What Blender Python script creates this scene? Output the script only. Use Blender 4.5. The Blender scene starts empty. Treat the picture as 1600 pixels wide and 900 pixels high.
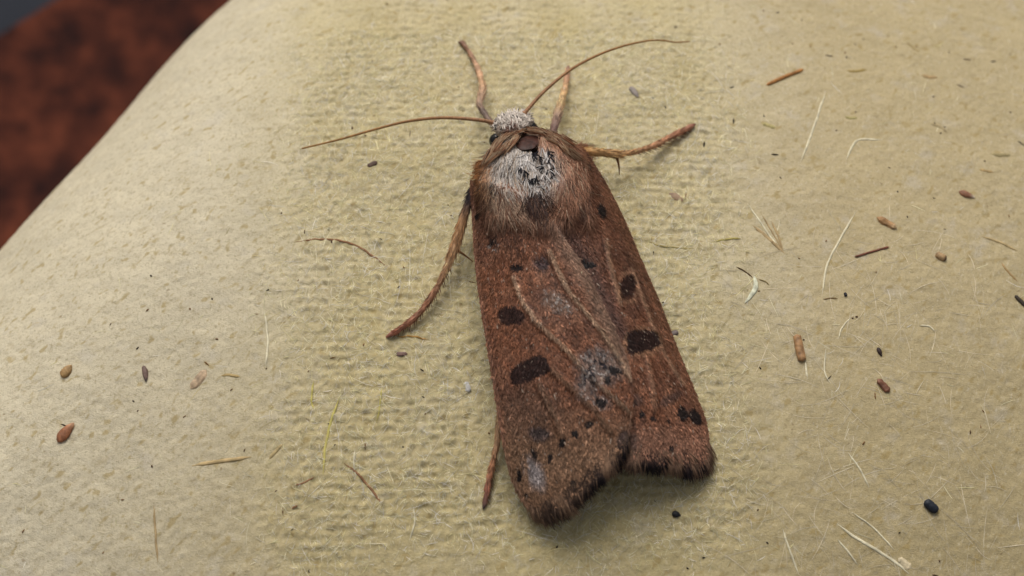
import bpy, math
import numpy as np
from mathutils import Matrix, Vector

# ------------------------------------------------------------------ camera, world, sun, exposure (1 unit = 1 cm)
scene = bpy.context.scene
DIST, TILT, WIDTH = 9.0, math.radians(27.0), 4.30          # camera distance, tilt from the vertical, picture width at the target
LENS = 36.0 * DIST / WIDTH
CAM = np.array([0.0, -DIST * math.sin(TILT), DIST * math.cos(TILT)])
cam_data = bpy.data.cameras.new("camera")
cam = bpy.data.objects.new("camera", cam_data)
scene.collection.objects.link(cam)
cam.location = CAM
cam.rotation_euler = (TILT, 0, 0)
cam_data.lens = LENS
cam_data.sensor_width = 36.0
cam_data.clip_start = 0.05
cam_data.clip_end = 1000.0
cam_data.dof.use_dof = True
cam_data.dof.focus_distance = 8.92
cam_data.dof.aperture_fstop = 0.62
scene.camera = cam

world = bpy.data.worlds.new("World")
scene.world = world
world.use_nodes = True
SUN_EL, SUN_AZ = math.radians(48.0), math.radians(-10.0)    # azimuth clockwise from +Y (picture top)
wn = world.node_tree
sky = wn.nodes.new("ShaderNodeTexSky")
sky.sky_type = 'NISHITA'
sky.sun_disc = False
sky.sun_elevation = SUN_EL
sky.sun_rotation = SUN_AZ
sky.air_density = 1.0
sky.dust_density = 6.0
sky.ozone_density = 0.6
hsv = wn.nodes.new("ShaderNodeHueSaturation")                # thin overcast: the sky is nearly grey
hsv.inputs['Saturation'].default_value = 0.15
bg = wn.nodes["Background"]
bg.inputs['Strength'].default_value = 0.075
wn.links.new(sky.outputs[0], hsv.inputs['Color'])
wn.links.new(hsv.outputs[0], bg.inputs['Color'])

sun_data = bpy.data.lights.new("sun", 'SUN')
sun_data.energy = 1.5
sun_data.angle = math.radians(42.0)
sun_data.color = (1.0, 0.93, 0.82)
sun = bpy.data.objects.new("sun", sun_data)
scene.collection.objects.link(sun)
sd = Vector((math.sin(SUN_AZ) * math.cos(SUN_EL), math.cos(SUN_AZ) * math.cos(SUN_EL), math.sin(SUN_EL)))
sun.rotation_euler = sd.to_track_quat('Z', 'Y').to_euler()
sun.location = sd * 30

scene.render.engine = 'CYCLES'
vs = scene.view_settings
vs.view_transform = 'Standard'
vs.look = 'None'
vs.exposure = 0.12
vs.gamma = 1.0
vs.use_curve_mapping = False

# ------------------------------------------------------------------ numeric helpers
rng = np.random.RandomState(7)
_TAB = {}


def vnoise(x, y, seed=0):
    """smooth value noise, 0..1"""
    if seed not in _TAB:
        _TAB[seed] = np.random.RandomState(1000 + seed).rand(256, 256)
    t = _TAB[seed]
    xi, yi = np.floor(x).astype(int), np.floor(y).astype(int)
    fx, fy = x - xi, y - yi
    fx = fx * fx * (3 - 2 * fx)
    fy = fy * fy * (3 - 2 * fy)
    a, b = t[yi & 255, xi & 255], t[yi & 255, (xi + 1) & 255]
    c, d = t[(yi + 1) & 255, xi & 255], t[(yi + 1) & 255, (xi + 1) & 255]
    return (a * (1 - fx) + b * fx) * (1 - fy) + (c * (1 - fx) + d * fx) * fy


def fbm(x, y, seed=0, octaves=3):
    v, amp, tot = 0.0, 1.0, 0.0
    for o in range(octaves):
        v = v + amp * vnoise(x * 2 ** o, y * 2 ** o, seed + o)
        tot += amp
        amp *= 0.5
    return v / tot


def sstep(a, b, x):
    t = np.clip((x - a) / (b - a), 0, 1)
    return t * t * (3 - 2 * t)


def pixel_ray(px, py):
    """direction of the photograph's line of sight through a pixel of the 1600 x 900 frame"""
    k = 36.0 / 1600.0
    dx, dy, dz = (np.asarray(px, float) - 800) * k, -(np.asarray(py, float) - 450) * k, -LENS
    c, s = math.cos(TILT), math.sin(TILT)
    return np.stack(np.broadcast_arrays(dx, dy * c - dz * s, dy * s + dz * c), -1)


def on_plane(px, py, z):
    d = pixel_ray(px, py)
    t = (z - CAM[2]) / d[..., 2]
    return CAM + d * t[..., None]


# the carton's rounded edge, from two points of its crest
_e0, _e1 = on_plane(342., 0., -0.66), on_plane(0., 388., -0.50)
_ev = (_e1 - _e0)[:2] / np.linalg.norm((_e1 - _e0)[:2])
EN = np.array([_ev[1], -_ev[0]])
if EN[0] > 0:
    EN = -EN
ES = float(_e0[:2] @ EN)
ER = 1.30                                                     # radius of the rounding
S0 = ES - 0.78 * ER + 0.03


def base_h(x, y):
    s = x * EN[0] + y * EN[1]
    q = x * _ev[0] + y * _ev[1]
    s = s + 0.020 * np.sin(1.9 * q + 0.6) + 0.012 * np.sin(4.3 * q + 2.0)
    t = np.clip(s - S0, 0, None)
    tm = ER * math.sin(math.radians(76))
    tc = np.minimum(t, tm)
    z = -(ER - np.sqrt(ER * ER - tc * tc)) - (t - tc) * math.tan(math.radians(76))
    z = z - np.where(x > 0, 0.045, 0.018) * np.where(x < 3.0, x * x, 6 * x - 9) - 0.085 * np.where(y < 3.0, y * y, 6 * y - 9)
    for d in (x - 6.5, -y - 5.0, y - 7.5):
        z = z - np.clip(d, 0, None) * 3.0
    z = z + 0.05 * np.exp(-((x - 1.75) ** 2 / 0.3 + (y + 0.5) ** 2 / 1.2)) * 0.5
    return np.maximum(z, -4.9)


def P(px, py, h=0.0):
    """pixel + height above the carton (cm) -> place in the scene"""
    px, py, h = np.broadcast_arrays(np.asarray(px, float), np.asarray(py, float), np.asarray(h, float))
    z = h.copy()
    for _ in range(14):
        p = on_plane(px, py, z)
        z = 0.5 * z + 0.5 * (base_h(p[..., 0], p[..., 1]) + h)
    return p


PX = WIDTH / 1600.0                                           # cm per pixel at the target


def curve(pts, n):
    """Catmull-Rom through the points, n samples evenly spaced by arc length"""
    pts = np.asarray(pts, float)
    q = np.vstack([2 * pts[0] - pts[1], pts, 2 * pts[-1] - pts[-2]])
    out = []
    for i in range(1, len(q) - 2):
        t = np.linspace(0, 1, 24, endpoint=False)[:, None]
        a, b, c, d = q[i - 1], q[i], q[i + 1], q[i + 2]
        out.append(0.5 * (2 * b + (c - a) * t + (2 * a - 5 * b + 4 * c - d) * t ** 2 + (3 * b - a - 3 * c + d) * t ** 3))
    o = np.vstack(out + [pts[-1:]])
    l = np.concatenate([[0], np.cumsum(np.linalg.norm(np.diff(o[:, :2], axis=0), axis=1))])
    s = np.linspace(0, l[-1], n)
    return np.stack([np.interp(s, l, o[:, k]) for k in range(o.shape[1])], -1)


# ------------------------------------------------------------------ materials
def material(name, attr=True, color=(0.5, 0.5, 0.5), rough=0.8, spec=0.25, var=0.15, scale=40.0, bump=0.0, sheen=0.0):
    m = bpy.data.materials.new(name)
    m.use_nodes = True
    nt = m.node_tree
    b = nt.nodes["Principled BSDF"]
    b.inputs['Roughness'].default_value = rough
    b.inputs['Specular IOR Level'].default_value = spec
    if sheen:
        b.inputs['Sheen Weight'].default_value = sheen
        b.inputs['Sheen Roughness'].default_value = 0.5
    geo = nt.nodes.new("ShaderNodeNewGeometry")
    noise = nt.nodes.new("ShaderNodeTexNoise")
    noise.inputs['Scale'].default_value = scale
    noise.inputs['Detail'].default_value = 4.0
    nt.links.new(geo.outputs['Position'], noise.inputs['Vector'])
    mr = nt.nodes.new("ShaderNodeMapRange")
    mr.inputs['From Min'].default_value = 0.3
    mr.inputs['From Max'].default_value = 0.7
    mr.inputs['To Min'].default_value = 1 - var
    mr.inputs['To Max'].default_value = 1 + var
    nt.links.new(noise.outputs['Fac'], mr.inputs['Value'])
    mul = nt.nodes.new("ShaderNodeVectorMath")
    mul.operation = 'SCALE'
    if attr:
        a = nt.nodes.new("ShaderNodeAttribute")
        a.attribute_name = "Col"
        nt.links.new(a.outputs['Color'], mul.inputs[0])
    else:
        mul.inputs[0].default_value = color
    nt.links.new(mr.outputs['Result'], mul.inputs['Scale'])
    nt.links.new(mul.outputs['Vector'], b.inputs['Base Color'])
    if bump:
        bp = nt.nodes.new("ShaderNodeBump")
        bp.inputs['Strength'].default_value = 0.6
        bp.inputs['Distance'].default_value = bump
        nt.links.new(noise.outputs['Fac'], bp.inputs['Height'])
        nt.links.new(bp.outputs['Normal'], b.inputs['Normal'])
    return m


def carton_material():
    m = bpy.data.materials.new("moulded_pulp")
    m.use_nodes = True
    nt = m.node_tree
    L = nt.links.new
    b = nt.nodes["Principled BSDF"]
    b.inputs['Roughness'].default_value = 0.95
    b.inputs['Specular IOR Level'].default_value = 0.12
    at = nt.nodes.new("ShaderNodeAttribute")
    at.attribute_name = "Col"
    geo = nt.nodes.new("ShaderNodeNewGeometry")

    def noise(scale, detail=5.0, rough=0.6, dist=0.0, stretch=None):
        n = nt.nodes.new("ShaderNodeTexNoise")
        n.inputs['Scale'].default_value = scale
        n.inputs['Detail'].default_value = detail
        n.inputs['Roughness'].default_value = rough
        n.inputs['Distortion'].default_value = dist
        if stretch:
            mp = nt.nodes.new("ShaderNodeMapping")
            mp.vector_type = 'TEXTURE'
            mp.inputs['Scale'].default_value = [1 / k for k in stretch[:3]]
            mp.inputs['Rotation'].default_value = (0, 0, stretch[3])
            L(geo.outputs['Position'], mp.inputs['Vector'])
            L(mp.outputs['Vector'], n.inputs['Vector'])
        else:
            L(geo.outputs['Position'], n.inputs['Vector'])
        return n

    def remap(src, a, c, lo, hi):
        r = nt.nodes.new("ShaderNodeMapRange")
        for k, v in zip(('From Min', 'From Max', 'To Min', 'To Max'), (a, c, lo, hi)):
            r.inputs[k].default_value = v
        L(src, r.inputs['Value'])
        return r.outputs['Result']

    def mix(fac, a, col, mode='MIX'):
        x = nt.nodes.new("ShaderNodeMix")
        x.data_type = 'RGBA'
        x.blend_type = mode
        L(fac, x.inputs['Factor'])
        L(a, x.inputs[6])
        x.inputs[7].default_value = (*col, 1)
        return x.outputs[2]

    c = at.outputs['Color']
    n1 = noise(38, 4)
    n2 = noise(13, 4, stretch=(1.0, 2.3, 1, 0.5))
    n3 = noise(95, 3, stretch=(1.0, 0.45, 1, -0.4))
    n4 = noise(30, 2, 0.5, 0.4)
    n5 = noise(9, 3)
    c = mix(remap(n2.outputs['Fac'], 0.55, 0.75, 0, 0.42), c, (0.40, 0.31, 0.16))
    c = mix(remap(n1.outputs['Fac'], 0.54, 0.72, 0, 0.38), c, (0.34, 0.27, 0.16))
    c = mix(remap(n3.outputs['Fac'], 0.55, 0.75, 0, 0.35), c, (0.74, 0.70, 0.58))
    c = mix(remap(n5.outputs['Fac'], 0.57, 0.72, 0, 0.30), c, (0.56, 0.52, 0.46))
    n7 = noise(85, 2, 0.6)
    c = mix(remap(n7.outputs['Fac'], 0.54, 0.70, 0, 0.42), c, (0.30, 0.24, 0.12))
    n6 = noise(22, 1, 0.4, 0.2, (1.0, 1.5, 1, 0.8))
    c = mix(remap(n6.outputs['Fac'], 0.62, 0.74, 0, 0.6), c, (0.38, 0.28, 0.11))
    c = mix(remap(n4.outputs['Fac'], 0.72, 0.80, 0, 0.55), c, (0.20, 0.13, 0.06))
    L(c, b.inputs['Base Color'])
    nb = noise(120, 4, 0.7)
    f = [noise(34, 2, 0.6, 0.5, (1.0, 6.0, 1.0, r)) for r in (0.15, 1.1, 1.75, 2.6)]
    bp = nt.nodes.new("ShaderNodeBump")
    bp.inputs['Strength'].default_value = 0.42
    bp.inputs['Distance'].default_value = 0.006
    acc = nb.outputs['Fac']
    for k in f:
        ad = nt.nodes.new("ShaderNodeMath")
        ad.operation = 'ADD'
        L(acc, ad.inputs[0])
        L(k.outputs['Fac'], ad.inputs[1])
        acc = ad.outputs[0]
    L(acc, bp.inputs['Height'])
    L(bp.outputs['Normal'], b.inputs['Normal'])
    return m


def table_material():
    m = bpy.data.materials.new("rusty_brown_top")
    m.use_nodes = True
    nt = m.node_tree
    b = nt.nodes["Principled BSDF"]
    b.inputs['Roughness'].default_value = 0.9
    b.inputs['Specular IOR Level'].default_value = 0.05
    geo = nt.nodes.new("ShaderNodeNewGeometry")
    n = nt.nodes.new("ShaderNodeTexNoise")
    n.inputs['Scale'].default_value = 3.4
    n.inputs['Detail'].default_value = 6
    n.inputs['Roughness'].default_value = 0.65
    nt.links.new(geo.outputs['Position'], n.inputs['Vector'])
    r = nt.nodes.new("ShaderNodeValToRGB")
    e = r.color_ramp.elements
    e[0].position, e[0].color = 0.34, (0.020, 0.010, 0.010, 1)
    e[1].position, e[1].color = 0.70, (0.135, 0.040, 0.023, 1)
    k = e.new(0.50)
    k.color = (0.062, 0.020, 0.014, 1)
    nt.links.new(n.outputs['Fac'], r.inputs['Fac'])
    nt.links.new(r.outputs['Color'], b.inputs['Base Color'])
    return m


M_CARTON = carton_material()
M_TABLE = table_material()
M_GROUND = material("dark_slate_ground", False, (0.035, 0.038, 0.048), 0.95, 0.05, var=0.25, scale=0.5)
M_FIBRE = material("pulp_fibre", True, rough=0.85, spec=0.15, var=0.2, scale=30)
M_DEBRIS = material("plant_debris", True, rough=0.55, spec=0.35, var=0.35, scale=45, bump=0.006)
M_WING = material("wing_membrane", True, rough=0.8, spec=0.15, var=0.2, scale=60, bump=0.004)
M_SCALE = material("wing_scale", True, rough=0.62, spec=0.22, var=0.12, scale=70)
M_HAIR = material("moth_hair", True, rough=0.6, spec=0.22, var=0.12, scale=60)
M_BODY = material("moth_cuticle", True, rough=0.5, spec=0.3, var=0.25, scale=50, bump=0.004)
M_EYE = material("compound_eye", False, (0.012, 0.009, 0.008), 0.22, 0.5, var=0.3, scale=120)
M_PLATE = material("bare_cuticle", False, (0.050, 0.018, 0.012), 0.45, 0.25, var=0.5, scale=45, bump=0.008)


# ------------------------------------------------------------------ mesh builders
def mesh_object(name, verts, quads, mat, col=None, tris=None, origin=None, parent=None, smooth=True, kind=None):
    verts = np.asarray(verts, np.float32).reshape(-1, 3)
    o = np.zeros(3) if origin is None else np.asarray(origin, float)
    me = bpy.data.meshes.new(name)
    me.vertices.add(len(verts))
    me.vertices.foreach_set("co", (verts - o.astype(np.float32)).ravel())
    loops, starts, totals = [], [], []
    n = 0
    for f, k in ((quads, 4), (tris, 3)):
        if f is None or len(f) == 0:
            continue
        f = np.asarray(f, np.int32).reshape(-1, k)
        loops.append(f.ravel())
        starts.append(n + k * np.arange(len(f), dtype=np.int32))
        totals.append(np.full(len(f), k, np.int32))
        n += f.size
    loops, starts = np.concatenate(loops), np.concatenate(starts)
    me.loops.add(len(loops))
    me.loops.foreach_set("vertex_index", loops)
    me.polygons.add(len(starts))
    me.polygons.foreach_set("loop_start", starts)
    me.polygons.foreach_set("loop_total", np.concatenate(totals))
    me.polygons.foreach_set("use_smooth", np.full(len(starts), smooth))
    if col is not None:
        c = np.ones((len(verts), 4), np.float32)
        c[:, :3] = np.clip(np.broadcast_to(np.asarray(col, np.float32), (len(verts), 3)), 0, 1)
        a = me.color_attributes.new("Col", 'FLOAT_COLOR', 'POINT')
        a.data.foreach_set("color", c.ravel())
    me.update()
    me.validate()
    me.materials.append(mat)
    ob = bpy.data.objects.new(name, me)
    scene.collection.objects.link(ob)
    ob.location = o
    if parent is not None:
        ob.parent = parent
        if parent.parent is None:                             # parts keep scene coordinates, so only the root's place is undone
            ob.matrix_parent_inverse = Matrix.Translation(-parent.location)
    if kind:
        ob["kind"] = kind
    return ob


def tag(o, label, cat, group=None):
    o["label"], o["category"] = label, cat
    if group:
        o["group"] = group
    return o


def grid_quads(nu, nv, wrap=False):
    i = np.arange(nu - 1 if not wrap else nu)
    j = np.arange(nv - 1)
    I, J = np.meshgrid(i, j, indexing='ij')
    I2 = (I + 1) % nu
    return np.stack([I * nv + J, I2 * nv + J, I2 * nv + J + 1, I * nv + J + 1], -1).reshape(-1, 4)


def frames(pts):
    """tangent, side, up along polylines (..., K, 3)"""
    t = np.gradient(pts, axis=-2)
    t /= np.linalg.norm(t, axis=-1, keepdims=True) + 1e-9
    up = np.broadcast_to(np.array([0.05, -0.1, 1.0]), t.shape)
    s = np.cross(t, up)
    ln = np.linalg.norm(s, axis=-1, keepdims=True)
    s = np.where(ln > 0.05, s / (ln + 1e-9), np.array([1.0, 0, 0]))
    u = np.cross(s, t)
    return t, s, u


def strands(pts, rad, col, flat=False, up=None):
    """many thin strands -> verts, quads, colours.  pts (N,K,3) rad (N,K) col (N,3) or (N,K,3)"""
    N, K, _ = pts.shape
    t, s, u = frames(pts)
    if up is not None:
        s = np.cross(t, up[:, None, :])
        s /= np.linalg.norm(s, axis=-1, keepdims=True) + 1e-9
    col = np.broadcast_to(col[:, None, :] if col.ndim == 2 else col, (N, K, 3))
    r = rad[..., None]
    if flat:
        ring = np.stack([pts - s * r, pts + s * r], 2)
        S = 2
    else:
        ring = np.stack([pts + (s * math.cos(a) + u * math.sin(a)) * r for a in (math.pi / 2, math.pi * 7 / 6, math.pi * 11 / 6)], 2)
        S = 3
    v = ring.reshape(-1, 3)
    idx = np.arange(N * K * S).reshape(N, K, S)
    q = []
    for a in range(1 if S == 2 else 3):
        b = (a + 1) % S
        q.append(np.stack([idx[:, :-1, a], idx[:, :-1, b], idx[:, 1:, b], idx[:, 1:, a]], -1).reshape(-1, 4))
    return v, np.concatenate(q), np.repeat(col.reshape(-1, 3), S, axis=0)


def merge(parts):
    v, q, c, n = [], [], [], 0
    for a, b, d in parts:
        v.append(a)
        q.append(b + n)
        c.append(d)
        n += len(a)
    return np.concatenate(v), np.concatenate(q), np.concatenate(c)


def tube(pts, rad, sides=10, flat=1.0, jitter=0.0, seed=0, caps=True):
    """closed tube along a polyline: verts, quads (grid wrapped)"""
    pts = np.asarray(pts, float)
    rad = np.asarray(rad, float)
    t, s, u = frames(pts)
    a = np.linspace(0, 2 * math.pi, sides, endpoint=False)
    r = np.repeat(rad[None], sides, 0)
    if jitter:
        rs = np.random.RandomState(seed)
        r = r * (1 + jitter * (rs.rand(*r.shape) - 0.5) * 2)
    v = pts[None] + (np.cos(a)[:, None, None] * s[None] + np.sin(a)[:, None, None] * u[None] * flat) * r[..., None]
    return v.reshape(-1, 3), grid_quads(sides, len(pts), wrap=True)


# ------------------------------------------------------------------ the setting: ground and the brown top under the carton
def slab(name, corners, z0, z1, mat):
    v = [(x, y, z) for z in (z0, z1) for x, y in corners]
    q = [(0, 3, 2, 1), (4, 5, 6, 7)] + [(i, (i + 1) % 4, 4 + (i + 1) % 4, 4 + i) for i in range(4)]
    o = mesh_object(name, v, q, mat, smooth=False)
    o["kind"] = "structure"
    return o


slab("ground", [(-300, -300), (300, -300), (300, 300), (-300, 300)], -14.5, -14.0, M_GROUND)
ta, tb = on_plane(-60., 92., -4.6), on_plane(150., -40., -4.6)
td = (tb - ta)[:2] / np.linalg.norm((tb - ta)[:2])
tn = np.array([td[1], -td[0]])
if tn[0] < 0:
    tn = -tn
c0, c1 = ta[:2] - td * 40, ta[:2] + td * 60
slab("tabletop", [tuple(c0), tuple(c0 + tn * 60), tuple(c1 + tn * 60), tuple(c1)], -6.6, -4.6, M_TABLE)


# ------------------------------------------------------------------ the moulded pulp carton
def axis(lo, hi, step, far_lo, far_hi):
    fine = np.arange(lo, hi, step)
    a, d = [lo], step
    while a[-1] > far_lo:
        d *= 1.10
        a.append(a[-1] - d)
    b, d = [fine[-1]], step
    while b[-1] < far_hi:
        d *= 1.10
        b.append(b[-1] + d)
    return np.concatenate([a[:0:-1], fine, b[1:]])


gx = axis(-2.75, 2.75, 0.0085, -9.0, 8.2)
gy = axis(-1.60, 2.30, 0.0085, -6.6, 9.2)
X, Y = np.meshgrid(gx, gy, indexing='ij')
Z = base_h(X, Y)


def centre_mask(x, y):
    """where the mould's wire mesh printed sharply into the pulp"""
    w = 0.22 * (fbm(x * 2.5, y * 2.5, 40) - 0.5)
    return sstep(-1.12, -0.74, x + w) * sstep(1.10, 0.76, x + w) * sstep(-1.26, -1.00, y + w)


mask = centre_mask(X, Y)
det = np.zeros_like(X)
wx, wy = X + 0.05 * fbm(X * 4, Y * 4, 50), Y + 0.05 * fbm(X * 4, Y * 4, 53)
for k, ang in enumerate((0.1, 0.9, 1.6, 2.5)):                # matted fibres: streaky noise in several directions
    c, s = math.cos(ang), math.sin(ang)
    a, b = wx * c + wy * s, -wx * s + wy * c
    det += vnoise(a * 11, b * 48, 60 + k) * 0.20
    det += vnoise(a * 16, b * 80, 65 + k) * 0.20
grain = fbm(X * 46, Y * 46, 70, 2)
lump = fbm(X * 5, Y * 5, 74, 3)
weave = 1.5 * np.sin(2 * math.pi * wx / 0.043) + 0.9 * np.sin(2 * math.pi * wy / 0.040)
patch = sstep(0.30, 0.65, fbm(X * 2.5, Y * 2.5, 79, 2))
det = (det - 0.8) * (0.0035 + 0.0085 * mask) + (grain - 0.5) * (0.0065 + 0.0065 * mask) + (lump - 0.5) * 0.007 + weave * 0.0019 * mask * (0.05 + 0.85 * patch)
top = np.clip((Z + 4.5) / 1.0, 0, 1)
Zd = Z + det * top

# colour of the pulp: cream, yellow-green tinge in the printed middle, painted light falloff to +x and -y
soft = sstep(-1.45, -0.55, X + 0.4 * (fbm(X * 2, Y * 2, 43) - 0.5)) * sstep(1.35, 0.60, X + 0.4 * (fbm(X * 2, Y * 2, 46) - 0.5))
yel = (0.35 * mask + 0.65 * soft) * (0.65 + 0.5 * (fbm(X * 5, Y * 5, 82) - 0.5))
dim_right = sstep(0.5, 1.5, X + 0.3 * (fbm(X * 2, Y * 2, 85) - 0.5))  # weaker light on the +x side, put into the pulp colour as beige
dim_low = sstep(0.3, -1.2, Y)  # falloff of light toward -y, painted as darker, browner pulp
cream, yell, beige = np.array([0.64, 0.570, 0.420]), np.array([0.535, 0.442, 0.218]), np.array([0.505, 0.415, 0.248])
Ccar = cream + (beige - cream) * dim_right[..., None]
Ccar = Ccar + (np.array([0.45, 0.365, 0.20]) - Ccar) * (dim_low * sstep(-2.2, -0.6, X) * 0.7)[..., None]
Ccar = Ccar + (yell - Ccar) * np.clip(yel, 0, 1)[..., None]
mott = fbm(X * 9, Y * 16, 90, 3)
Ccar = Ccar * (0.90 + 0.2 * mott)[..., None]
quads = grid_quads(len(gx), len(gy))
quads = quads[Z.ravel()[quads].max(1) > -4.75]
carton = mesh_object("egg_carton", np.stack([X, Y, Zd], -1), quads, M_CARTON, Ccar.reshape(-1, 3))
tag(carton, "pale cream moulded pulp egg carton with rounded edge that the moth rests on", "egg carton")


DET = det * top


def relief(x, y):
    """height of the pulp's own relief over the carton's smooth form"""
    i = np.clip(np.searchsorted(gx, x) - 1, 0, len(gx) - 2)
    j = np.clip(np.searchsorted(gy, y) - 1, 0, len(gy) - 2)
    a, b = np.clip((x - gx[i]) / (gx[i + 1] - gx[i]), 0, 1), np.clip((y - gy[j]) / (gy[j + 1] - gy[j]), 0, 1)
    return DET[i, j] * (1 - a) * (1 - b) + DET[i + 1, j] * a * (1 - b) + DET[i, j + 1] * (1 - a) * b + DET[i + 1, j + 1] * a * b


def surf(x, y):
    return base_h(x, y) + relief(x, y)


# matted fine fibres: nobody could count them
def fuzz(n, xr, yr, lmin, lmax, r, cols, seed, keep=None, lift=0.010):
    rs = np.random.RandomState(seed)
    x, y = rs.uniform(*xr, n), rs.uniform(*yr, n)
    if keep is not None:
        k = keep(x, y) > rs.rand(n)
        x, y = x[k], y[k]
    n = len(x)
    K = 6
    a = rs.rand(n) * 2 * math.pi
    bend = rs.normal(0, 0.5, n)
    L = lmin + (lmax - lmin) * rs.rand(n) ** 2
    s = np.linspace(0, 1, K)
    ang = a[:, None] + bend[:, None] * s[None]
    st = L[:, None] / (K - 1)
    xx = x[:, None] + np.cumsum(np.cos(ang) * st, 1)
    yy = y[:, None] + np.cumsum(np.sin(ang) * st, 1)
    zz = surf(xx, yy) + 0.0006 + lift * rs.rand(n)[:, None] * np.sin(math.pi * s)[None] + rs.uniform(-0.0005, 0.001, (n, 1))
    rad = r * (0.5 + rs.rand(n))[:, None] * np.array([0.4, 0.8, 1, 1, 0.8, 0.3])[None]
    cc = np.asarray(cols)[rs.randint(len(cols), size=n)] * rs.uniform(0.75, 1.2, (n, 1))
    return strands(np.stack([xx, yy, zz], -1), rad, cc, flat=True)


pale = [(0.74, 0.69, 0.48), (0.70, 0.65, 0.42), (0.68, 0.62, 0.34), (0.74, 0.70, 0.60), (0.70, 0.64, 0.46), (0.55, 0.46, 0.24)]
v, q, c = merge([
    fuzz(34000, (-1.1, 1.1), (-1.3, 1.4), 0.015, 0.06, 0.0008, pale, 1, centre_mask, 0.003),
    fuzz(600, (-1.1, 1.1), (-1.3, 1.4), 0.08, 0.18, 0.0010, pale, 2, centre_mask, 0.003),
    fuzz(700, (-2.3, 2.6), (-1.4, 1.9), 0.03, 0.10, 0.0010, pale, 3, lambda x, y: 0.9 * (x * EN[0] + y * EN[1] < S0 + 0.3), 0.001),
    fuzz(420, (0.75, 2.0), (-1.4, 0.3), 0.08, 0.26, 0.0010, [(0.66, 0.58, 0.42), (0.62, 0.54, 0.38)], 4, None, 0.001)])
mesh_object("matted_fibre", v, q, M_FIBRE, c, parent=carton, kind="stuff")

# tiny dark specks pressed into the pulp
rs = np.random.RandomState(21)
n = 210
x, y = rs.uniform(-2.2, 2.6, n), rs.uniform(-1.4, 1.7, n)
k = x * EN[0] + y * EN[1] < S0 + 0.3
x, y = x[k], y[k]
n = len(x)
a = rs.rand(n) * 6.3
L = 0.005 + 0.014 * rs.rand(n) ** 3
s = np.linspace(-1, 1, 4)
xx, yy = x[:, None] + np.cos(a)[:, None] * L[:, None] * s, y[:, None] + np.sin(a)[:, None] * L[:, None] * s
zz = surf(xx, yy) + 0.001
rad = (0.0025 + 0.003 * rs.rand(n))[:, None] * np.array([0.3, 1, 1, 0.3])[None]
cc = np.array([(0.035, 0.025, 0.02), (0.10, 0.055, 0.03), (0.22, 0.12, 0.05)])[rs.randint(3, size=n)]
v, q, c = strands(np.stack([xx, yy, zz], -1), rad, cc)
mesh_object("dark_speck", v, q, M_FIBRE, c, parent=carton, kind="stuff")


def fibre(pts, w, col, flat=0.45):
    c = curve([(p[0], p[1]) for p in pts], 22)
    s = np.linspace(0, 1, 22)
    taper = np.clip(np.minimum(s, 1 - s) * 6, 0.18, 1)
    wob = 1.2 * (fbm(c[:, 0] * 0.06, c[:, 1] * 0.06, 5) - 0.5) * 2
    p3 = P(c[:, 0] + wob, c[:, 1], 0.0)
    p3[:, 2] += relief(p3[:, 0], p3[:, 1]) + (0.0012 if w < 5 else 0.0)
    v, q = tube(p3, taper * w * PX * 0.5, 6, flat)
    cc = np.asarray(col) * (0.85 + 0.3 * np.random.RandomState(int(pts[0][0])).rand(len(v), 1))
    return mesh_object("fibre", v, q, M_FIBRE, cc, parent=carton)


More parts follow.
